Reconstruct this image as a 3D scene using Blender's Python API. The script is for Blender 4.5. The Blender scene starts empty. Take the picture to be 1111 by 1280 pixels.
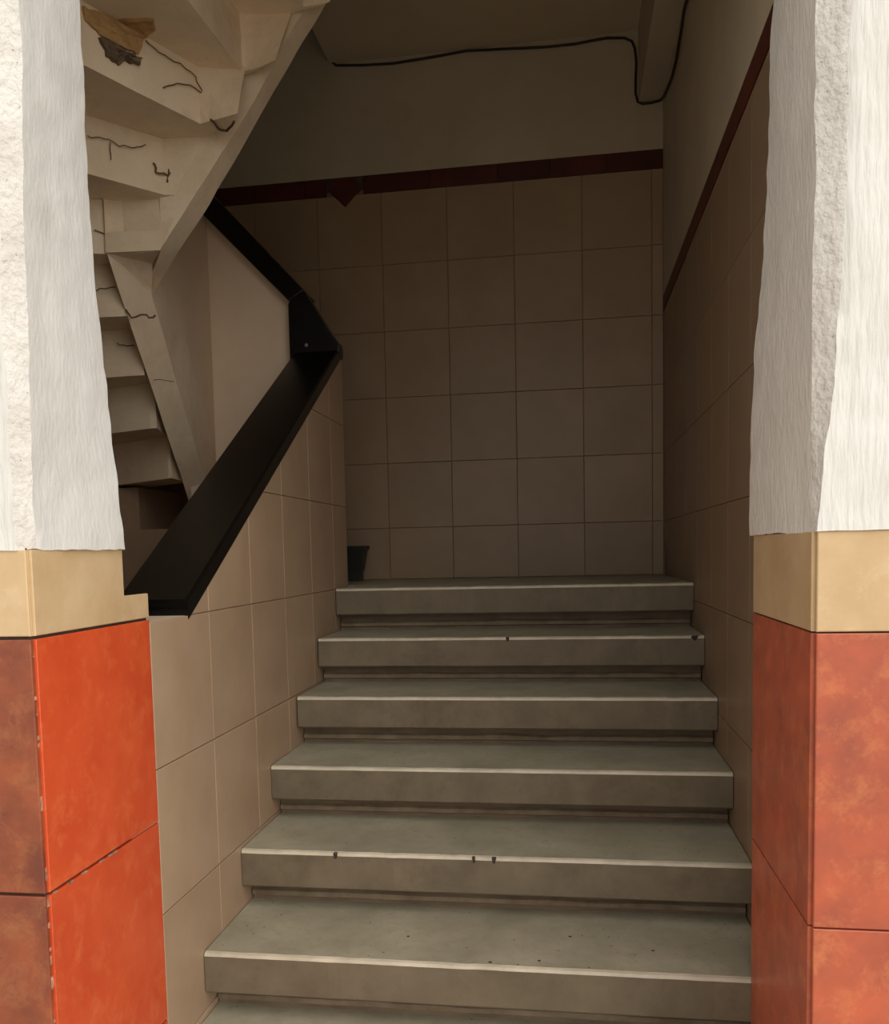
import bpy, bmesh, math, random
from mathutils import Vector, Matrix, noise
random.seed(4)
S = bpy.context.scene
C = S.collection

# ------------------------------------------------------------------ camera
cam_d = bpy.data.cameras.new('camera')
cam = bpy.data.objects.new('camera', cam_d); C.objects.link(cam)
R_ = Matrix(((0.98709556, 0.01011057, 0.15981283),
             (0.15843856, 0.08310721, -0.98386504),
             (-0.02322903, 0.99648932, 0.08043285)))
cam.matrix_world = Matrix.Translation((0.8657, -1.5346, 1.3389)) @ R_.to_4x4()
cam_d.sensor_fit = 'HORIZONTAL'; cam_d.sensor_width = 36
cam_d.lens = 1154.99 / 1111 * 36
cam_d.shift_x = (555.5 - 524.42) / 1111
cam_d.shift_y = (783.13 - 640) / 1111
cam_d.clip_start = 0.05
S.camera = cam

# ------------------------------------------------------------------ sky, sun, exposure
w = bpy.data.worlds.new('overcast_sky'); S.world = w; w.use_nodes = True
bg = w.node_tree.nodes['Background']
bg.inputs[0].default_value = (1.0, 0.985, 0.95, 1); bg.inputs[1].default_value = 0.80
sd = bpy.data.lights.new('sun', 'SUN'); sun = bpy.data.objects.new('sun', sd); C.objects.link(sun)
sd.energy = 3.1; sd.angle = math.radians(100); sd.color = (1, 0.97, 0.92)
sun.rotation_euler = Vector((-0.95, 0.52, -0.95)).to_track_quat('-Z', 'Y').to_euler()
sun.location = (5, -6, 5)
V = S.view_settings
V.view_transform = 'Standard'; V.look = 'None'; V.gamma = 1; V.use_curve_mapping = False
V.exposure = 0.0

# ------------------------------------------------------------------ materials
def lin(c):
    return tuple(((v / 255) / 12.92 if v / 255 <= .04045 else ((v / 255 + .055) / 1.055) ** 2.4) for v in c) + (1,)

def mat(name, c1, c2, scale=4.0, rough=.6, bump=0.0, bscale=60.0, stretch=(1, 1, 1), detail=5, per_tile=0.0,
        lo=.35, hi=.65, spots=None, spec=.5, c3=None, c3scale=18):
    m = bpy.data.materials.new(name); m.use_nodes = True
    nt = m.node_tree; N = nt.nodes; L = nt.links; b = N['Principled BSDF']
    b.inputs['Roughness'].default_value = rough
    b.inputs['Specular IOR Level'].default_value = spec
    tc = N.new('ShaderNodeTexCoord'); oi = N.new('ShaderNodeObjectInfo')
    mw = N.new('ShaderNodeMath'); mw.operation = 'MULTIPLY'; mw.inputs[1].default_value = 37.0
    L.new(oi.outputs['Random'], mw.inputs[0])
    n = N.new('ShaderNodeTexNoise'); n.noise_dimensions = '4D'
    n.inputs['Scale'].default_value = scale; n.inputs['Detail'].default_value = detail
    n.inputs['Roughness'].default_value = .62
    L.new(tc.outputs['Object'], n.inputs['Vector']); L.new(mw.outputs[0], n.inputs['W'])
    r = N.new('ShaderNodeValToRGB')
    r.color_ramp.elements[0].position = lo; r.color_ramp.elements[1].position = hi
    r.color_ramp.elements[0].color = lin(c1); r.color_ramp.elements[1].color = lin(c2)
    L.new(n.outputs['Fac'], r.inputs['Fac'])
    col = r.outputs['Color']
    if c3:
        n3 = N.new('ShaderNodeTexNoise'); n3.noise_dimensions = '4D'; n3.inputs['Scale'].default_value = c3scale
        n3.inputs['Detail'].default_value = 7; n3.inputs['Roughness'].default_value = .78
        n3.inputs['Distortion'].default_value = .25
        L.new(tc.outputs['Object'], n3.inputs['Vector']); L.new(mw.outputs[0], n3.inputs['W'])
        r3 = N.new('ShaderNodeValToRGB'); r3.color_ramp.elements[0].position = .50; r3.color_ramp.elements[1].position = .72
        r3.color_ramp.elements[0].color = (0, 0, 0, 1); r3.color_ramp.elements[1].color = (.8, .8, .8, 1)
        L.new(n3.outputs['Fac'], r3.inputs['Fac'])
        mx = N.new('ShaderNodeMix'); mx.data_type = 'RGBA'
        L.new(r3.outputs['Color'], mx.inputs['Factor']); L.new(col, mx.inputs['A']); mx.inputs['B'].default_value = lin(c3)
        col = mx.outputs['Result']
    if spots:
        vo = N.new('ShaderNodeTexVoronoi'); vo.inputs['Scale'].default_value = spots[0]
        L.new(tc.outputs['Object'], vo.inputs['Vector'])
        rr = N.new('ShaderNodeValToRGB'); rr.color_ramp.elements[0].position = spots[1] * .6; rr.color_ramp.elements[1].position = spots[1]
        rr.color_ramp.elements[0].color = (1, 1, 1, 1); rr.color_ramp.elements[1].color = (0, 0, 0, 1)
        L.new(vo.outputs['Distance'], rr.inputs['Fac'])
        mx = N.new('ShaderNodeMix'); mx.data_type = 'RGBA'
        L.new(rr.outputs['Color'], mx.inputs['Factor']); L.new(col, mx.inputs['A']); mx.inputs['B'].default_value = lin(spots[2])
        col = mx.outputs['Result']
    if per_tile:
        hs = N.new('ShaderNodeHueSaturation')
        mr = N.new('ShaderNodeMapRange'); mr.inputs['To Min'].default_value = 1 - per_tile; mr.inputs['To Max'].default_value = 1 + per_tile
        L.new(oi.outputs['Random'], mr.inputs['Value']); L.new(mr.outputs['Result'], hs.inputs['Value'])
        L.new(col, hs.inputs['Color']); col = hs.outputs['Color']
    L.new(col, b.inputs['Base Color'])
    if bump:
        mp = N.new('ShaderNodeMapping'); mp.inputs['Scale'].default_value = stretch
        L.new(tc.outputs['Object'], mp.inputs['Vector'])
        n2 = N.new('ShaderNodeTexNoise'); n2.inputs['Scale'].default_value = bscale; n2.inputs['Detail'].default_value = 4
        L.new(mp.outputs['Vector'], n2.inputs['Vector'])
        bu = N.new('ShaderNodeBump'); bu.inputs['Strength'].default_value = bump; bu.inputs['Distance'].default_value = .01
        L.new(n2.outputs['Fac'], bu.inputs['Height']); L.new(bu.outputs['Normal'], b.inputs['Normal'])
    return m

M = {}
M['plaster_front'] = mat('white_dragged_plaster', (224, 222, 215), (238, 236, 231), 6, .8, .5, 58, (1.5, 1.5, .2))
M['plaster_stucco'] = mat('grey_white_stucco', (226, 222, 214), (240, 236, 229), 6, .8, .5, 62, (1.2, 1.2, .6), spots=(30, .06, (192, 186, 178)))
M['plaster_side'] = mat('white_brushed_plaster', (222, 220, 214), (236, 234, 229), 6, .8, .2, 80, (1.2, 1.2, .5), spots=(38, .06, (196, 192, 186)))
M['plaster_rough'] = mat('rough_white_stucco', (212, 206, 198), (232, 228, 222), 9, .85, .8, 75, (1, 1, .8), spots=(60, .1, (165, 155, 148)))
M['cream'] = mat('cream_tile', (205, 172, 128), (222, 192, 150), 7, .35, .03, 30, c3=(226, 202, 165), c3scale=9, per_tile=.03)
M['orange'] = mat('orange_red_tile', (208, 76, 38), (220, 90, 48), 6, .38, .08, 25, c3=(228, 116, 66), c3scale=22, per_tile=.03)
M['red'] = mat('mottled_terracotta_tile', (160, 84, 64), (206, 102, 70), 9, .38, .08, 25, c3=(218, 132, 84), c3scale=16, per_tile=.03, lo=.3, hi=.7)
M['shaded_front'] = mat('mottled_tile_front_shade', (120, 62, 46), (162, 84, 52), 9, .38, .08, 25, c3=(176, 112, 70), c3scale=13, per_tile=.04)  # mottled tile of the left front, shade from outside darkened into its colour
M['grout_dark'] = mat('dark_grout', (58, 48, 40), (80, 66, 54), 30, .9)
M['edge_chip'] = mat('chipped_tile_edge', (206, 160, 130), (120, 84, 66), 60, .9)
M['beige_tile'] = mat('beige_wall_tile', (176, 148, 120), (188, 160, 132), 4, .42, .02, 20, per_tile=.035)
M['shaded_back_tile'] = mat('beige_wall_tile_back_shade', (158, 133, 104), (168, 143, 114), 4, .42, .02, 20, per_tile=.035)  # beige tile again, with the back wall's shade put into its colour
M['shaded_side_tile'] = mat('beige_wall_tile_side_shade', (140, 118, 94), (150, 127, 102), 4, .42, .02, 20, per_tile=.03)  # darker copy of the beige tile, right wall's shade painted in
M['grout'] = mat('brown_grout', (122, 99, 79), (138, 113, 91), 20, .9)
M['border'] = mat('dark_red_border_tile', (66, 22, 12), (88, 32, 18), 8, .5, .03, 30, per_tile=.2)
M['border_accent'] = mat('border_accent_tile', (90, 36, 20), (76, 28, 18), 14, .5, .03, 30)
M['wall_paint'] = mat('grey_white_wall_paint', (188, 175, 150), (200, 187, 162), 3, .8, .15, 40)
M['ceiling'] = mat('ceiling_paint', (200, 184, 158), (210, 195, 168), 3, .85, .1, 30)
M['soffit'] = mat('cream_soffit_paint', (220, 199, 170), (232, 213, 186), 5, .75, .25, 22, c3=(206, 182, 154), c3scale=6)
M['parapet'] = mat('tan_parapet_paint', (218, 194, 166), (228, 205, 178), 3, .7, .06, 25)
M['raw'] = mat('bare_tan_brickwork', (158, 122, 78), (192, 154, 104), 14, .95, .8, 30)
M['raw_dark'] = mat('broken_grey_mortar', (88, 74, 58), (120, 100, 78), 30, .95, .8, 50)
M['crack'] = mat('dark_crack', (92, 70, 50), (110, 86, 62), 20, .95)
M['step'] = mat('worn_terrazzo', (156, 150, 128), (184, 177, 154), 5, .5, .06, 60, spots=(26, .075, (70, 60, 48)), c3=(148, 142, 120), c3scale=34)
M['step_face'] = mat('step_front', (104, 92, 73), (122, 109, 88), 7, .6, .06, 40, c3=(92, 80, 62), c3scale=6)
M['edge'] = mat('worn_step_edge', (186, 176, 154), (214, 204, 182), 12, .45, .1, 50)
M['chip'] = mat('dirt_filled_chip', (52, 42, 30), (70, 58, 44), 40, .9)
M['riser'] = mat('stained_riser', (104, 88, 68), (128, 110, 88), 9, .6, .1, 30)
M['mortar'] = mat('mortar_fillet', (150, 134, 110), (118, 102, 80), 12, .7, .3, 40)
M['black'] = mat('black_gloss_rail_paint', (9, 8, 7), (14, 12, 11), 10, .3, .02, 30, spec=.35)
M['steel'] = mat('dull_steel', (120, 118, 116), (150, 148, 146), 30, .4)
M['cable'] = mat('brown_black_cable', (34, 26, 18), (44, 34, 24), 20, .6)
M['pot'] = mat('dark_pot_plastic', (30, 30, 26), (40, 40, 34), 8, .5)
M['floor'] = mat('concrete_pavement', (168, 158, 142), (188, 178, 162), 2, .8, .1, 30)
M['understair'] = mat('brown_understair_paint', (150, 122, 98), (164, 136, 110), 4, .8, .05, 20)

# ------------------------------------------------------------------ helpers
def link(name, bm, m, parent=None, smooth=False, origin=None):
    if origin is not None:
        for v in bm.verts: v.co -= Vector(origin)
    bmesh.ops.recalc_face_normals(bm, faces=bm.faces[:])
    me = bpy.data.meshes.new(name); bm.to_mesh(me); bm.free()
    for mm in (m if isinstance(m, (list, tuple)) else [m]): me.materials.append(mm)
    if smooth:
        for p in me.polygons: p.use_smooth = True
        if smooth is not True: me.set_sharp_from_angle(angle=math.radians(smooth))
    o = bpy.data.objects.new(name, me); C.objects.link(o)
    if parent: o.parent = parent
    if origin is not None: o.location = Vector(origin) - (parent.location if parent else Vector())
    elif parent: o.location = -parent.location
    return o

def box(bm, x0, x1, y0, y1, z0, z1, mi=0):
    v = [bm.verts.new((x, y, z)) for x in (x0, x1) for y in (y0, y1) for z in (z0, z1)]
    for q in ((0, 1, 3, 2), (4, 6, 7, 5), (0, 4, 5, 1), (2, 3, 7, 6), (0, 2, 6, 4), (1, 5, 7, 3)):
        f = bm.faces.new([v[i] for i in q]); f.material_index = mi
    return v

def prism(bm, pts, vec, mi=0):
    """pts: planar polygon (3-D points); extruded along vec"""
    vec = Vector(vec)
    a = [bm.verts.new(p) for p in pts]; b = [bm.verts.new(Vector(p) + vec) for p in pts]
    n = len(pts)
    bm.faces.new(a).material_index = mi; bm.faces.new(b[::-1]).material_index = mi
    for i in range(n):
        bm.faces.new((a[i], b[i], b[(i + 1) % n], a[(i + 1) % n])).material_index = mi

def tube(bm, pts, r, seg=7):
    pts = [Vector(p) for p in pts]; rings = []
    for i, p in enumerate(pts):
        d = (pts[min(i + 1, len(pts) - 1)] - pts[max(i - 1, 0)]).normalized()
        u = d.cross(Vector((.13, .31, .94))).normalized(); w_ = d.cross(u)
        rings.append([bm.verts.new(p + (u * math.cos(a) + w_ * math.sin(a)) * r) for a in [2 * math.pi * k / seg for k in range(seg)]])
    for A, B in zip(rings, rings[1:]):
        for k in range(seg): bm.faces.new((A[k], A[(k + 1) % seg], B[(k + 1) % seg], B[k]))
    bm.faces.new(rings[0]); bm.faces.new(rings[-1][::-1])

def thing(name, label, cat, loc, group=None):
    o = bpy.data.objects.new(name, None); C.objects.link(o); o.location = loc
    o.empty_display_size = .1
    o['label'] = label; o['category'] = cat
    if group: o['group'] = group
    return o

def struct(name, bm, m):
    o = link(name, bm, m); o['kind'] = 'structure'; return o

def clip(poly, f):
    """keep where f(p) >= 0 (2-D polygon)"""
    out = []
    for i, p in enumerate(poly):
        q = poly[(i + 1) % len(poly)]; a, b = f(p), f(q)
        if a >= 0: out.append(p)
        if a * b < 0:
            t = a / (a - b); out.append((p[0] + (q[0] - p[0]) * t, p[1] + (q[1] - p[1]) * t))
    return out

def tile(name, poly2, frame, m, parent, t=.008, bev=.0015):
    """tile from a 2-D polygon: frame = (origin, u, v, n); front face inset by a small bevel"""
    o, u, v, n = [Vector(a) for a in frame]
    cx = sum(p[0] for p in poly2) / len(poly2); cy = sum(p[1] for p in poly2) / len(poly2)
    org = o + u * cx + v * cy
    bm = bmesh.new(); N = len(poly2)
    A = []; B = []; D = []
    for i, p in enumerate(poly2):
        pr = Vector(poly2[i - 1]); nx = Vector(poly2[(i + 1) % N]); pp = Vector(p)
        e1 = (pp - pr).normalized(); e2 = (nx - pp).normalized()
        n1 = Vector((-e1.y, e1.x)); n2 = Vector((-e2.y, e2.x))
        inn = (n1 + n2); inn = inn / max(inn.length_squared / 2, .2) * bev
        w3 = lambda q, h: o + u * q.x + v * q.y + n * h - org
        A.append(bm.verts.new(w3(pp, 0))); B.append(bm.verts.new(w3(pp, t - bev * .7))); D.append(bm.verts.new(w3(pp + inn, t)))
    for i in range(N):
        j = (i + 1) % N
        bm.faces.new((A[i], A[j], B[j], B[i])); bm.faces.new((B[i], B[j], D[j], D[i]))
    bm.faces.new(D)
    bmesh.ops.recalc_face_normals(bm, faces=bm.faces[:])
    me = bpy.data.meshes.new(name); bm.to_mesh(me); bm.free(); me.materials.append(m)
    ob = bpy.data.objects.new(name, me); C.objects.link(ob); ob.parent = parent
    ob.location = org - parent.location
    return ob

def rect(a0, a1, b0, b1): return [(a0, b0), (a1, b0), (a1, b1), (a0, b1)]

def tile_grid(name, us, vs, frame, m, parent, gap=.0032, clips=(), t=.008):
    """tiles between the joint lines us x vs; full tiles of one size share their mesh"""
    cache = {}
    for i in range(len(us) - 1):
        for j in range(len(vs) - 1):
            a0, a1, b0, b1 = us[i] + gap / 2, us[i + 1] - gap / 2, vs[j] + gap / 2, vs[j + 1] - gap / 2
            if a1 - a0 < .006 or b1 - b0 < .006: continue
            p = rect(a0, a1, b0, b1); full = p[:]
            for f in clips: p = clip(p, f)
            if len(p) < 3: continue
            key = (round(a1 - a0, 4), round(b1 - b0, 4)) if len(p) == 4 and p == full else None
            if key and key in cache:
                ob = cache[key].copy(); C.objects.link(ob)
                o, u, v, n = [Vector(q) for q in frame]
                ob.location = o + u * (a0 + a1) / 2 + v * (b0 + b1) / 2 - parent.location
            else:
                ob = tile(name, p, frame, m, parent, t)
                if key: cache[key] = ob

# ------------------------------------------------------------------ dimensions
W = 1.3; RISE = .1612; GO = .2695; Y1 = .4789; Z1 = .4035
YB = 2.859; LAND = Z1 + 5 * RISE; TS = .3083
GROUND = Z1 - 3 * RISE
RTOP = lambda y: 1.262 + .575 * (y - .5)          # top of the lower handrail

# ------------------------------------------------------------------ setting
bm = bmesh.new(); box(bm, -9, 9, -12, 3.2, GROUND - .2, GROUND)
floor = struct('floor', bm, M['floor'])

# back wall: plaster core, tiles below the red border
bm = bmesh.new(); box(bm, -1.75, 1.5, YB + .008, YB + .2, GROUND, 5.0)
wb = struct('wall_back', bm, M['grout'])
bm = bmesh.new(); box(bm, -1.6, W, YB - .001, YB + .008, 3.102, 5.0)
link('plaster', bm, M['wall_paint'], wb)
us = [.3241 + TS * k for k in range(-7, 4)]; us = [u for u in us if u < W - .02] + [W - .001]; us = [-1.6] + us
vs = [LAND + .001] + [2.3806 + TS * k for k in range(-3, 2)] + [3.019]
tile_grid('tile', us, vs, ((0, YB + .008, 0), (1, 0, 0), (0, 0, 1), (0, -1, 0)), M['shaded_back_tile'], wb, gap=.0017)
# red border strip with a diamond accent
bx = [-1.6, -1.25, -.92, -.60, -.35, -.245, -.067, .25, .56, .80, 1.05, W - .001]
fr = ((0, YB + .008, 0), (1, 0, 0), (0, 0, 1), (0, -1, 0))
for a, b in zip(bx, bx[1:]):
    if abs(a + .245) < .01: continue
    tile('border_tile', rect(a + .001, b - .001, 3.02, 3.10), fr, M['border'], wb, .011)
tile('border_tile', [(-.243, 3.10), (-.243, 3.036), (-.18, 3.10)], fr, M['grout_dark'], wb, .010)
tile('border_tile', [(-.069, 3.10), (-.132, 3.10), (-.069, 3.036)], fr, M['grout_dark'], wb, .010)
tile('diamond_tile', [(-.156, 2.965), (-.071, 3.05), (-.121, 3.10), (-.191, 3.10), (-.241, 3.05)], fr, M['border_accent'], wb, .012)

# right wall
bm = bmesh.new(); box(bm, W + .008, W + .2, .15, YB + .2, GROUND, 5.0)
wr = struct('wall_right', bm, M['shaded_side_tile'])
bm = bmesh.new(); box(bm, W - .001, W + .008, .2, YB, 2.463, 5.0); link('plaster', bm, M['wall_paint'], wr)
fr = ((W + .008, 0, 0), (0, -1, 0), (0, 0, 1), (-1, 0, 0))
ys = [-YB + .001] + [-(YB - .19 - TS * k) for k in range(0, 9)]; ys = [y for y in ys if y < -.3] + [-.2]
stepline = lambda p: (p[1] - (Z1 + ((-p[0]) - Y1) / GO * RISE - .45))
tile_grid('tile', ys, [2.3806 + TS * k for k in range(-7, 1)] + [2.394], fr, M['shaded_side_tile'], wr, gap=.0016, clips=(stepline,))
k = 0
y = -YB + .001
while y < -.25:
    y2 = min(y + TS, -.2); tile('border_tile', rect(y + .001, y2 - .001, 2.396, 2.461), fr, M['border'], wr, .011); y = y2

# left (spine) wall: sloped top under the handrail, tiles on the stair side
bm = bmesh.new()
prof = [(.155, GROUND), (2.05, GROUND), (2.05, RTOP(2.05) - .05), (.51, RTOP(.51) - .05), (.50, 1.2055), (.155, 1.2055)]
prism(bm, [(-.115, a, b) for a, b in prof], (.107, 0, 0))
wl = struct('wall_left', bm, M['parapet'])
fr = ((-.008, 0, 0), (0, 1, 0), (0, 0, 1), (1, 0, 0))
us = [.276, .6, .9085, 1.217, 1.5255, 1.834, 2.049]
vs = [-.056 + .3155 * k for k in range(0, 9)]
top1 = lambda p: (RTOP(p[0]) - .052) - p[1]
above_steps = lambda p: p[1] - (Z1 + (p[0] - Y1) / GO * RISE - .5)
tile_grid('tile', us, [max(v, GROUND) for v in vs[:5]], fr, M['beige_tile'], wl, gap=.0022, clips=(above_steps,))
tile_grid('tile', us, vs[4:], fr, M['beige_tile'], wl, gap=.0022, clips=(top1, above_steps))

# outer left wall of the stairwell, wall under the upper flight, walls round the well
bm = bmesh.new(); box(bm, -1.75, -1.6, .15, YB + .2, GROUND, 5.0); struct('wall_side', bm, M['parapet'])
bm = bmesh.new()
box(bm, -1.6, -.845, 2.0, 2.10, GROUND, 1.625)
box(bm, -.845, -.60, 2.0, 2.10, GROUND, 1.455)
box(bm, -.845, -.60, 2.42, 2.5, 1.4, 1.625)
box(bm, -.855, -.845, 2.1, 2.5, 1.4, 1.625)
struct('wall_understair', bm, M['understair'])
# return wall under the upper rail and side wall of the upper flight
bm = bmesh.new()
prism(bm, [(-.56, 2.05, .9), (-.115, 2.05, .9), (-.115, 2.05, 2.20), (-.19, 2.05, 2.32), (-.52, 2.05, 2.69), (-.56, 2.05, 2.735)], (0, .1, 0))
wc = struct('wall_centre', bm, M['parapet'])

# ceiling: landing slab above, beam along the right wall, slope of the next flight, roof
bm = bmesh.new(); box(bm, -.211, W, 1.75, YB, 3.615, 3.8)
struct('ceiling', bm, M['ceiling'])
bm = bmesh.new(); box(bm, 1.193, W - .001, 1.2, YB - .001, 3.305, 3.63); struct('trim_1', bm, M['wall_paint'])
bm = bmesh.new(); prism(bm, [(.47, 1.74, 3.615), (.47, 1.74, 3.8), (.47, .22, 2.95), (.47, .22, 2.78)], (W - .475, 0, 0)); struct('ceiling', bm, M['ceiling'])
bm = bmesh.new(); box(bm, -1.75, 1.5, .0, YB + .2, 5.0, 5.2); struct('ceiling', bm, M['ceiling'])

# facade beyond the pillars and over the opening
bm = bmesh.new()
box(bm, -6, -.44, 0, .15, GROUND, 6); box(bm, 1.72, 7, 0.05, .2, GROUND, 6)
box(bm, -.44, 1.72, 0, .15, 3.3, 6)
struct('wall_front', bm, M['plaster_front'])

# ------------------------------------------------------------------ pillars
def wob(p, s, a): return noise.noise(Vector(p) * s) * a

def pillar_plaster(plan_at, z0, z1, mats, parent, nz=110):
    """loft of plan loops (list of (x, y, material)) with an uneven hand-made surface"""
    bm = bmesh.new(); rings = []
    for k in range(nz + 1):
        z = z0 + (z1 - z0) * k / nz
        ring = []
        for (x, y, mi) in plan_at(z):
            a = .0035 if k else .002
            zz = z + (wob((x * 3, y * 3, 7), 9, .004) if k == 0 else 0)
            ring.append((bm.verts.new((x + wob((x, y, z), 22, a) + wob((x + 5, y, z), 5, a), y + wob((x, y + 9, z), 22, a), zz)), mi))
        rings.append(ring)
    n = len(rings[0])
    for A, B in zip(rings, rings[1:]):
        for i in range(n):
            j = (i + 1) % n
            f = bm.faces.new((A[i][0], A[j][0], B[j][0], B[i][0])); f.material_index = A[i][1]
    bm.faces.new([v for v, _ in rings[0]]); bm.faces.new([v for v, _ in rings[-1]][::-1])
    return link('plaster', bm, mats, parent, smooth=38)

def sub(p, q, n, mi):
    return [(p[0] + (q[0] - p[0]) * i / n, p[1] + (q[1] - p[1]) * i / n, mi) for i in range(n)]

def interp(tab, z):
    if z <= tab[0][0]: return tab[0][1]
    for (a, va), (b, vb) in zip(tab, tab[1:]):
        if z <= b: return va + (vb - va) * (z - a) / (b - a)
    return tab[-1][1]

LR = [(1.35, .010), (1.40, .006), (1.537, -.002), (1.689, -.013), (1.868, -.024), (2.016, -.030), (2.374, -.030)]
LF = [(1.35, 0), (1.6, .004), (1.843, .011), (2.0, .016), (2.2, .024)]
def left_plan(z):   # slot 0 front, 1 rough corner, 2 side
    xr, xf = interp(LR, z), interp(LF, z)
    c = .02 + .012 * min(1, max(0, (z - 1.36) / .8))
    return (sub((-.45, -.15), (xf - c, -.153), 16, 0) + sub((xf - c, -.153), (xf + .002, -.128), 3, 1) +
            sub((xf + .002, -.128), (xr, .165), 14, 2) + sub((xr, .165), (-.45, .165), 4, 0) + sub((-.45, .165), (-.45, -.15), 2, 0))
RR = [(1.35, 1.237), (1.5, 1.238), (1.75, 1.247), (1.95, 1.262), (2.2, 1.270), (2.415, 1.275)]
RF = [(1.35, 1.249), (1.5, 1.262), (1.58, 1.274), (1.75, 1.281), (2.144, 1.289)]
def right_plan(z):
    xr, xf = interp(RR, z), interp(RF, z)
    return (sub((1.70, .4775), (xr, .4775), 4, 0) + sub((xr, .4775), (1.246, .022), 16, 2) +
            sub((1.246, .022), (xf, -.004), 4, 1) + sub((xf, -.004), (1.70, -.004), 16, 0) + sub((1.70, -.004), (1.70, .4775), 2, 0))

pl = thing('pillar', 'left entrance pillar, white plaster above cream and bright orange tiles', 'pillar', (-.2, 0, GROUND))
bm = bmesh.new(); box(bm, -.44, -.008, -.142, .165, GROUND, 1.36); box(bm, -.10, -.0081, .165, .278, GROUND, 1.262)
link('core', bm, M['grout_dark'], pl)
pillar_plaster(left_plan, 1.357, 3.4, [M['plaster_front'], M['plaster_rough'], M['plaster_side']], pl)
frj = ((-.008, 0, 0), (0, 1, 0), (0, 0, 1), (1, 0, 0))
frf = ((0, -.142, 0), (1, 0, 0), (0, 0, 1), (0, -1, 0))
g = .0028
zl = [GROUND + .002, .345, .78, 1.213, 1.357]
tile('cream_tile', [(-.1415, 1.213 + g), (.276, 1.213 + g), (.276, 1.266), (.172, 1.266), (.172, 1.357), (-.1415, 1.357)], frj, M['cream'], pl)
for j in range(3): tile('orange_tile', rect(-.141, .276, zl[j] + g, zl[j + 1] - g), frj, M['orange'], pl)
for a, b in ((-.44, -.005),):
    tile('cream_tile', rect(a, b, 1.213 + g, 1.357), frf, M['cream'], pl)
    for j in range(3): tile('shaded_front_tile', rect(a, b, zl[j] + g, zl[j + 1] - g), frf, M['shaded_front'], pl)
# chipped glaze along the tile corner
bm = bmesh.new(); z = .33
while z < 1.2:
    h = random.uniform(.008, .045)
    if random.random() < .75:
        x0 = -.0062; x1 = x0 + random.uniform(.0012, .004); yy = -.1445 - random.uniform(0, .003)
        prism(bm, [(x0, yy, z), (x1, yy, z + h * random.uniform(.1, .4)), (x1 - random.uniform(0, .001), yy, z + h * .7), (x0, yy, z + h)], (0, .006, 0))
    z += h + random.uniform(.0, .03)
link('chipped_edge', bm, M['edge_chip'], pl)
bm = bmesh.new()
for k in range(5):
    y = -.14 + k * .05 + random.uniform(0, .02); box(bm, -.004, .0006, y, y + random.uniform(.01, .035), .776, .7785)
link('chipped_edge', bm, M['edge_chip'], pl)

pr = thing('pillar', 'right entrance pillar, white plaster above cream and terracotta tiles, grooved corner', 'pillar', (1.5, .2, GROUND))
bm = bmesh.new(); box(bm, 1.253, 1.69, .008, .4765, GROUND, 1.36); link('core', bm, M['grout_dark'], pr)
pillar_plaster(right_plan, 1.3565, 3.4, [M['plaster_front'], M['plaster_rough'], M['plaster_stucco']], pr)
frj = ((1.253, 0, 0), (0, -1, 0), (0, 0, 1), (-1, 0, 0))
frf = ((0, .008, 0), (1, 0, 0), (0, 0, 1), (0, -1, 0))
zr = [GROUND + .002, .237, .716, 1.197, 1.3565]
for fr_, a, b, nm, mm in ((frj, -.477, -.0105, 'terracotta_tile', M['red']), (frf, 1.2515, 1.69, 'terracotta_tile', M['red'])):
    tile('cream_tile', rect(a, b, zr[3] + .0015, zr[4]), fr_, M['cream'], pr)
    for j in range(3): tile(nm, rect(a, b, zr[j] + .0015, zr[j + 1] - .0015), fr_, mm, pr)

# ------------------------------------------------------------------ lower flight
st = thing('staircase', 'straight flight of worn grey terrazzo steps climbing to the dark landing', 'stairs', (.65, .2, GROUND))
TH = .100
def tread(y0, y1, z, x0=.0, x1=W):
    """slab with a rounded, worn front edge: slots 0 top, 1 front, 2 edge"""
    bm = bmesh.new(); nx = 60
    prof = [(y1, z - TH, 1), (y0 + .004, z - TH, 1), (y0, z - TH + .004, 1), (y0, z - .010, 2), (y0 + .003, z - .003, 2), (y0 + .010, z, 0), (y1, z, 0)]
    rows = []
    for i in range(nx + 1):
        x = x0 + (x1 - x0) * i / nx
        row = []
        for k, (a, b, mi) in enumerate(prof):
            d = wob((x, y0 * 3, k * .02), 14, .0022) + wob((x, y0 * 5 + 3, 1), 45, .0012)
            if k in (2, 3, 4, 5): a += d
            if k in (4, 5): b -= abs(d) * .8
            row.append(bm.verts.new((x, a, b)))
        rows.append(row)
    n = len(prof)
    for A, B in zip(rows, rows[1:]):
        for k in range(n):
            f = bm.faces.new((A[k], A[(k + 1) % n], B[(k + 1) % n], B[k])); f.material_index = prof[k][2]
    bm.faces.new(rows[0]).material_index = 1; bm.faces.new(rows[-1][::-1]).material_index = 1
    return link('tread' if z < LAND - .01 else 'landing', bm, [M['step'], M['step_face'], M['edge']], st)
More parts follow.
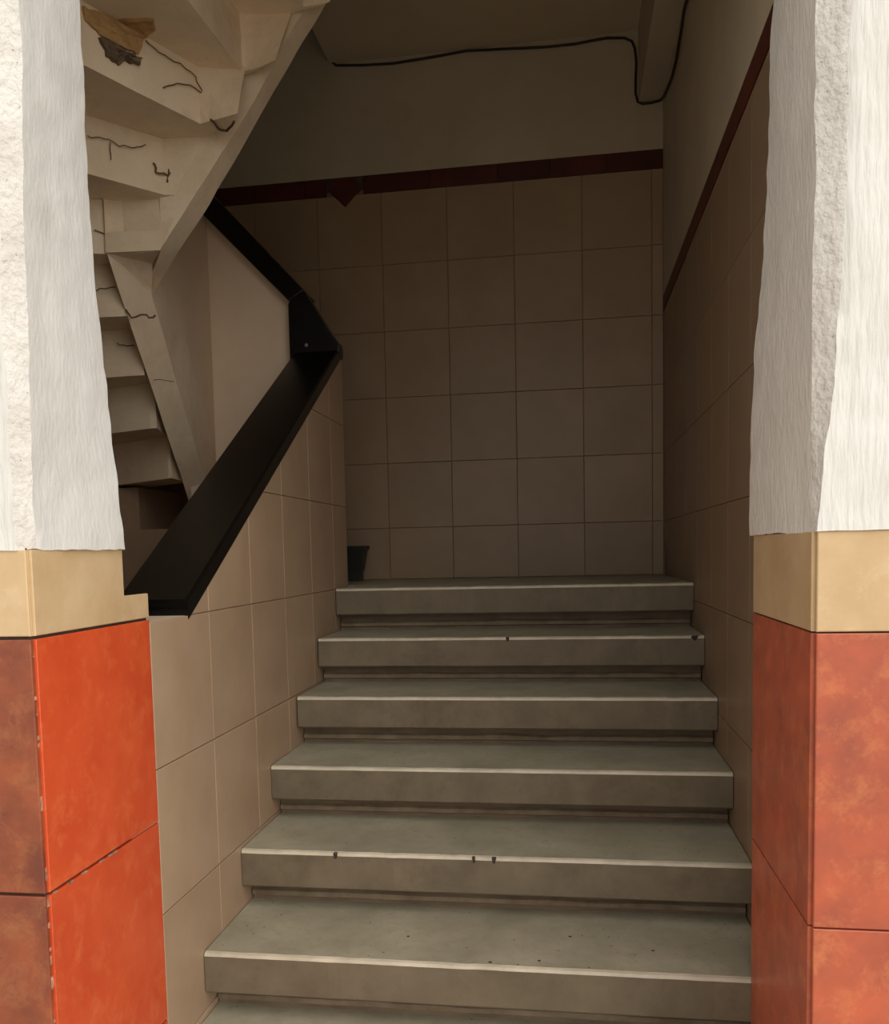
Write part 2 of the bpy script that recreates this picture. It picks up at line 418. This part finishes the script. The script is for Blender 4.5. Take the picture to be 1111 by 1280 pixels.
for n in range(-2, 6):
    y = Y1 + n * GO; z = Z1 + n * RISE
    xl, xr_ = (.0, W) if n >= 1 else (.0, 1.2435 if n < 0 else W)
    tread(y, (y + GO + .085) if n < 5 else YB, z, .002 + (.004 if n > 2 else 0), xr_ - .002)
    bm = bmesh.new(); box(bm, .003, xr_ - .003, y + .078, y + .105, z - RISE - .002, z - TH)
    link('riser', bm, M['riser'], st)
    # uneven mortar bead across the riser foot
    bm = bmesh.new(); rows = []
    for i in range(61):
        x = .004 + (xr_ - .008) * i / 60; zz = z - RISE
        h = .026 + wob((x, n, 3), 7, .006); d = .010 + wob((x, n, 9), 9, .004)
        rows.append([bm.verts.new(p) for p in ((x, y + .079, zz + .010), (x, y + .078 - d, zz + .014), (x, y + .078 - d, zz + h), (x, y + .079, zz + h + .007))])
    for A, B in zip(rows, rows[1:]):
        for k in range(4): bm.faces.new((A[k], A[(k + 1) % 4], B[(k + 1) % 4], B[k]))
    bm.faces.new(rows[0]); bm.faces.new(rows[-1][::-1])
    link('mortar_bead', bm, M['mortar'], st)
# body of the flight below the treads
bm = bmesh.new(); pts = [(0, -.06 + .10, GROUND)]
for n in range(-2, 6):
    y = Y1 + n * GO; z = Z1 + n * RISE
    pts += [(0, y + .104, z - RISE - TH + .001), (0, y + .104, z - TH)] if n > -2 else [(0, y + .104, GROUND), (0, y + .104, z - TH)]
pts += [(0, YB, LAND - TH), (0, YB, GROUND)]
seen = []
for p in pts[1:]: seen.append((.004, p[1], p[2]))
prism(bm, seen, (1.2395, 0, 0))
box(bm, 1.2436, W - .002, .4785, .562, GROUND, Z1 - RISE)
prism(bm, [(1.2396, max(p[1], .584), p[2]) for p in seen if p[1] > .58 or p[2] < -.07], (W - .004 - 1.2396, 0, 0))
link('stair_body', bm, M['riser'], st)

def chip(x, y, z, w_, d, h):
    bm = bmesh.new(); c = Vector((x, y, z)); ring = []
    for k in range(9):
        a = 2 * math.pi * k / 9; q = random.uniform(.7, 1.1)
        ring.append(c + Vector((math.cos(a) * w_ * q, math.sin(a) * d * q * .5, -abs(math.sin(a)) * h * (1 if math.sin(a) < 0 else 0))))
    lo = [bm.verts.new(p + Vector((0, .004, -.004))) for p in ring]; hi = [bm.verts.new(p + Vector((0, -.0022, .0012))) for p in ring]
    bm.faces.new(hi); bm.faces.new(lo[::-1])
    for k in range(9): bm.faces.new((lo[k], lo[(k + 1) % 9], hi[(k + 1) % 9], hi[k]))
    link('chip', bm, M['chip'], st)
for X_, n, w_ in ((.672, 1, .006), (.259, 1, .006), (.62, 1, .004), (.661, 4, .006), (1.268, 4, .012)):
    chip(X_, Y1 + n * GO + .002, Z1 + n * RISE - .002, w_, .012, .012)
for X_, Y_, n in ((.68, .50, 0), (.79, .52, 0), (.47, .62, 0), (1.05, .60, 0), (.86, .66, 0)):
    chip(X_, Y_, Z1 + n * RISE, .004, .007, 0)
bm = bmesh.new(); box(bm, -.52, .005, 2.155, YB - .001, LAND - .1, LAND); link('landing', bm, M['step'], st)

# ------------------------------------------------------------------ upper winding flight, seen from below
up = thing('staircase', 'upper winding flight seen from below, cracked cream stepped underside at upper left', 'stairs', (-.5, 1.2, 1.5))
H = lambda k: 2.28 + k * .1612
# plan line of each riser: outer end, crease, inner end at its foot, inner end at its head
RL = {-5: ((-1.58, 2.48), (-.66, 2.02), (-.62, 2.02), (-.62, 2.02)),
      -4: ((-1.58, 2.34), (-.625, 1.80), (-.610, 1.797), (-.610, 1.797)),
      -3: ((-1.58, 1.93), (-.60, 1.615), (-.575, 1.610), (-.575, 1.610)),
      -2: ((-1.58, 1.50), (-.60, 1.487), (-.555, 1.487), (-.555, 1.487)),
      -1: ((-1.58, 1.25), (-.60, 1.325), (-.535, 1.333), (-.535, 1.333)),
      0: ((-1.58, .80), (-.487, 1.237), (-.362, 1.222), (-.275, 1.245)),
      1: ((-1.08, .225), (-.338, 1.220), (-.275, 1.248), (-.192, 1.232)),
      2: ((-.60, .225), (-.185, 1.150), (-.055, 1.105), (-.062, 1.20)),
      3: ((-.10, .225), (-.071, 1.222), (.045, 1.165), (.083, 1.23)),
      4: ((.40, .225), (.12, 1.20), (.20, 1.19), (.24, 1.22))}
def facet(bm, P):
    try: bm.faces.new(P)
    except ValueError: pass
for k in range(-4, 5):
    o0, c0, _, t0 = RL[k - 1]; o1, c1, b1, t1 = RL[k]
    zb, zt = H(k), H(k + 1) + .012
    bot = [o0, c0, t0, b1, c1, o1]; topp = [o0, c0, t0, t1, c1, o1]
    bm = bmesh.new()
    A = [bm.verts.new((x, y, zb)) for x, y in bot]; B = [bm.verts.new((x, y, zt)) for x, y in topp]
    facet(bm, A); facet(bm, B[::-1])
    for i in range(6):
        j = (i + 1) % 6; facet(bm, (A[i], A[j], B[j], B[i]))
    bmesh.ops.triangulate(bm, faces=[f for f in bm.faces if len(f.verts) > 4])
    # hand-made edges
    bmesh.ops.subdivide_edges(bm, edges=bm.edges[:], cuts=3, use_grid_fill=True)
    for v in bm.verts:
        p = v.co.copy(); v.co += Vector((wob(p, 9, .006), wob(p + Vector((3, 1, 7)), 9, .006), wob(p + Vector((9, 2, 4)), 9, .006)))
    link('step', bm, M['soffit'], up)

def strip_solid(name, left, right, dz, m):
    bm = bmesh.new()
    rings = []
    for a, b in zip(left, right):
        a = Vector(a); b = Vector(b)
        rings.append([bm.verts.new(a), bm.verts.new(b), bm.verts.new(b + Vector(dz)), bm.verts.new(a + Vector(dz))])
    for P, Q in zip(rings, rings[1:]):
        for i in range(4):
            j = (i + 1) % 4; bm.faces.new((P[i], P[j], Q[j], Q[i]))
    bm.faces.new(rings[0]); bm.faces.new(rings[-1][::-1])
    return link(name, bm, m, up, smooth=20)
def refine(pts, n=8):
    out = []
    for p, q in zip(pts, pts[1:]):
        for i in range(n): out.append(Vector(p).lerp(Vector(q), i / n))
    out.append(Vector(pts[-1]))
    return [p + Vector((wob(p, 9, .003), wob(p + Vector((5, 5, 5)), 9, .003), wob(p + Vector((1, 8, 2)), 9, .003))) for p in out]
# string of the lower part and string of the turned part
strip_solid('stair_string', refine([(-.53, 1.205, 2.285), (-.545, 1.55, 1.88), (-.595, 1.86, 1.63), (-.606, 1.985, 1.50)]),
            refine([(-.478, 1.405, 2.205), (-.494, 1.615, 1.951), (-.508, 1.873, 1.63), (-.516, 1.975, 1.48)]), (0.0, .0, .30), M['soffit'])
strip_solid('stair_string', refine([(-.478, 1.40, 2.25), (-.36, 1.232, 2.29), (-.19, 1.235, 2.51), (-.05, 1.235, 2.69), (.083, 1.235, 2.89), (.30, 1.24, 3.20)]),
            refine([(-.478, 1.412, 2.20), (-.36, 1.345, 2.305), (-.232, 1.318, 2.44), (0.0, 1.307, 2.762), (.169, 1.312, 3.0), (.38, 1.32, 3.30)]), (0, 0, .25), M['soffit'])
# outer face of the string, towards the open well
bm = bmesh.new()
prism(bm, [(-.480, 1.405, 2.22), (-.4975, 1.615, 1.965), (-.5115, 1.873, 1.645), (-.517, 1.945, .9), (-.529, 2.047, .9), (-.529, 2.047, 2.9), (-.477, 1.40, 3.3)], (-.06, .004, 0))
link('string_side', bm, M['parapet'], up)
# wedge that closes the corner between the two strings
bm = bmesh.new()
prism(bm, [(-.53, 1.205, 2.279), (-.36, 1.222, 2.279), (-.44, 1.34, 2.279), (-.478, 1.41, 2.22)], (0, 0, .06)); link('string_corner', bm, M['soffit'], up)

# ------------------------------------------------------------------ handrail
hr = thing('handrail', 'wide black painted handrail capping the stair wall and doubling back upwards', 'handrail', (0, .47, 1.2))
def bevel_all(bm, w_, seg=2):
    bmesh.ops.bevel(bm, geom=bm.edges[:], offset=w_, segments=seg, affect='EDGES', profile=.5)
bm = bmesh.new(); ya, yb = .468, 2.045
prism(bm, [(x, ya, RTOP(ya) + dz) for x, dz in ((-.172, -.004), (-.168, 0), (-.002, 0), (.004, -.006), (.004, -.018), (-.172, -.018))], (0, yb - ya, RTOP(yb) - RTOP(ya)))
link('rail_cap', bm, M['black'], hr)
bm = bmesh.new(); ya2 = .475
prism(bm, [(x, ya2, RTOP(ya2) + dz) for x, dz in ((-.10, -.018), (.002, -.018), (.002, -.050), (-.10, -.050))], (0, 2.05 - ya2, RTOP(2.05) - RTOP(ya2)))
link('rail_base', bm, M['black'], hr)
bm = bmesh.new()
prism(bm, [(-.19, 1.985, 2.06), (-.19, 1.985, 2.30), (-.178, 1.985, 2.325), (-.126, 1.985, 2.347), (-.085, 1.985, 2.282), (-.04, 1.985, 2.205), (.006, 1.985, 2.135), (.006, 1.985, 2.10), (-.02, 1.985, 2.06)], (0, .07, 0))
bevel_all(bm, .004); link('rail_turn', bm, M['black'], hr)
bm = bmesh.new()
prism(bm, [(-.186, 1.985, 2.312), (-.126, 1.985, 2.349), (-.475, 1.985, 2.728), (-.505, 1.985, 2.762), (-.524, 1.985, 2.666), (-.515, 1.985, 2.657)], (0, .175, 0))
bevel_all(bm, .004); link('rail_cap', bm, M['black'], hr)
bm = bmesh.new()
bmesh.ops.create_uvsphere(bm, u_segments=12, v_segments=8, radius=.007, matrix=Matrix.Translation((-.122, 1.984, 2.142)) @ Matrix.Diagonal((1, .5, 1, 1)))
s_ = link('screw', bm, M['steel'], hr, smooth=True); s_['label'] = 'dull steel screw head'

# ------------------------------------------------------------------ pot in the landing corner
pt = thing('plant_pot', 'small dark tapered square pot in the left corner of the landing', 'pot', (-.165, 2.74, LAND))
def taper(bm, w0, w1, z0, z1, rim=.0):
    a = [bm.verts.new((sx * w0, sy * w0 * .6, z0)) for sx, sy in ((-1, -1), (1, -1), (1, 1), (-1, 1))]
    b = [bm.verts.new((sx * w1, sy * w1 * .6, z1)) for sx, sy in ((-1, -1), (1, -1), (1, 1), (-1, 1))]
    for i in range(4): bm.faces.new((a[i], a[(i + 1) % 4], b[(i + 1) % 4], b[i]))
    return a, b
bm = bmesh.new(); a, b = taper(bm, .068, .088, .045, .158); bm.faces.new(a)
c, d = taper(bm, .058, .078, .06, .158)
for i in range(4): bm.faces.new((b[i], b[(i + 1) % 4], d[(i + 1) % 4], d[i]))
bm.faces.new(c); o = link('body', bm, M['pot']); o.parent = pt
bm = bmesh.new(); a, b = taper(bm, .093, .094, .146, .164); c, d = taper(bm, .079, .079, .146, .164)
for i in range(4):
    j = (i + 1) % 4; bm.faces.new((b[i], b[j], d[j], d[i])); bm.faces.new((a[i], a[j], c[j], c[i]))
o = link('rim', bm, M['pot']); o.parent = pt
bm = bmesh.new(); a, b = taper(bm, .064, .064, 0, .045); bm.faces.new(a); bm.faces.new(b); o = link('foot', bm, M['pot']); o.parent = pt

# ------------------------------------------------------------------ cable along the ceiling
bm = bmesh.new()
pts = [(-.263, 2.85, 3.773), (-.236, 2.85, 3.709), (-.220, 2.85, 3.640), (-.180, 2.85, 3.604), (-.129, 2.85, 3.598), (-.037, 2.85, 3.590), (.091, 2.85, 3.584),
       (.254, 2.85, 3.592), (.433, 2.85, 3.604), (.609, 2.85, 3.594), (.783, 2.85, 3.583), (.921, 2.85, 3.582), (1.006, 2.85, 3.590), (1.057, 2.85, 3.593),
       (1.133, 2.85, 3.585), (1.165, 2.85, 3.568), (1.178, 2.85, 3.536), (1.184, 2.85, 3.477), (1.181, 2.85, 3.412), (1.180, 2.85, 3.346), (1.189, 2.848, 3.308),
       (1.208, 2.845, 3.296), (1.25, 2.84, 3.294), (1.285, 2.83, 3.296), (1.2895, 2.72, 3.262), (1.2895, 2.55, 3.222), (1.2895, 2.40, 3.192), (1.2895, 2.27, 3.182),
       (1.2895, 2.17, 3.198), (1.2895, 2.08, 3.212), (1.2895, 2.02, 3.230), (1.2895, 1.94, 3.222), (1.2895, 1.8, 3.23)]
tube(bm, [tuple(p) for p in pts], .0056)
cb = link('cable', bm, M['cable'], smooth=True)
cb['label'] = 'thin dark cable running along the ceiling edge and down round the beam'; cb['category'] = 'cable'

# ------------------------------------------------------------------ damage on the upper flight
def crack(lines, r=.0016, toward=(.02, -.03, -.02)):
    bm = bmesh.new()
    for l in lines:
        P = []
        for a, b in zip(l, l[1:]):
            for t in (0, .33, .66): P.append(Vector(a).lerp(Vector(b), t) + Vector((random.uniform(-1, 1), random.uniform(-1, 1), random.uniform(-1, 1))) * .003)
        P.append(Vector(l[-1]))
        tube(bm, [p + Vector(toward) * .18 for p in P], r, 5)
    link('crack', bm, M['crack'], up)
crack([[(-.479, 1.026, 2.544), (-.457, 1.056, 2.552), (-.44, 1.08, 2.553), (-.422, 1.104, 2.545), (-.395, 1.142, 2.554), (-.371, 1.175, 2.573)],
       [(-.438, 1.08, 2.545), (-.438, 1.083, 2.499)]])
crack([[(-.264, .97, 2.753), (-.247, 1.009, 2.738), (-.214, 1.083, 2.742), (-.192, 1.134, 2.731), (-.18, 1.16, 2.69)],
       [(-.242, 1.02, 2.652), (-.227, 1.054, 2.673), (-.2, 1.115, 2.699), (-.183, 1.155, 2.694)]], .0018)
crack([[(-.358, 1.193, 2.529), (-.352, 1.201, 2.504), (-.330, 1.228, 2.50), (-.312, 1.24, 2.53)], [(-.327, 1.232, 2.523), (-.331, 1.228, 2.481)]], .0032)
crack([[(-.565, 1.206, 2.349), (-.525, 1.222, 2.344), (-.503, 1.231, 2.319), (-.501, 1.231, 2.286)]], .0018)
crack([[(-.147, 1.129, 2.602), (-.145, 1.20, 2.602), (-.131, 1.205, 2.602), (-.084, 1.15, 2.602)]], .0038)
crack([[(-.629, 1.305, 2.2), (-.596, 1.31, 2.207), (-.559, 1.315, 2.21)]], .002)
crack([[(-.645, 1.48, 2.073), (-.615, 1.48, 2.063), (-.581, 1.475, 2.06)]], .0018)
crack([[(-.535, 1.33, 2.14), (-.522, 1.34, 2.118), (-.485, 1.35, 2.128), (-.461, 1.36, 2.116), (-.448, 1.36, 2.125)]], .003)
crack([[(-.523, 1.48, 1.945), (-.47, 1.53, 1.945)]], .0014)

def patch(name, outline, nrm, depth, m, amp):
    """broken patch with a ragged, lumpy face standing a little proud of the plaster"""
    n = Vector(nrm).normalized(); c = sum((Vector(p) for p in outline), Vector()) / len(outline)
    ring = []
    for a, b in zip(outline, outline[1:] + outline[:1]):
        for t in (0, .25, .5, .75):
            ring.append(Vector(a).lerp(Vector(b), t) + Vector((random.uniform(-1, 1), random.uniform(-1, 1), random.uniform(-1, 1))) * amp * .4)
    bm = bmesh.new(); levels = []
    for s, h in ((1.0, -.012), (1.0, .5 * depth), (.82, depth), (.55, depth * .8), (.25, depth * 1.1)):
        levels.append([bm.verts.new(c + (p - c) * s + n * (h + (wob(p * 1.7 + n * s, 30, amp) if h > 0 else 0))) for p in ring])
    for A, B in zip(levels, levels[1:]):
        for i in range(len(A)):
            j = (i + 1) % len(A); bm.faces.new((A[i], A[j], B[j], B[i]))
    bm.faces.new(levels[-1])
    o = link(name, bm, m, up); return o
o = patch('bare_patch', [(-.345, .784, 2.746), (-.322, .837, 2.760), (-.262, .975, 2.762), (-.267, .962, 2.752), (-.273, .948, 2.704), (-.290, .905, 2.700), (-.325, .829, 2.70), (-.341, .792, 2.715)], (.92, -.38, -.1), .006, M['raw'], .006)
o['label'] = 'bare tan patch where the plaster fell off'
patch('bare_patch', [(-.30, .88, 2.764), (-.204, .891, 2.764), (-.223, .945, 2.764), (-.262, .975, 2.764)], (0, 0, -1), .006, M['raw'], .004)
o = patch('broken_mortar', [(-.273, .948, 2.690), (-.282, .927, 2.668), (-.294, .901, 2.674), (-.303, .881, 2.647), (-.32, .842, 2.656), (-.325, .829, 2.692), (-.30, .89, 2.702)], (.92, -.38, -.1), .016, M['raw_dark'], .014)
o['label'] = 'ragged dark broken mortar below the bare patch'
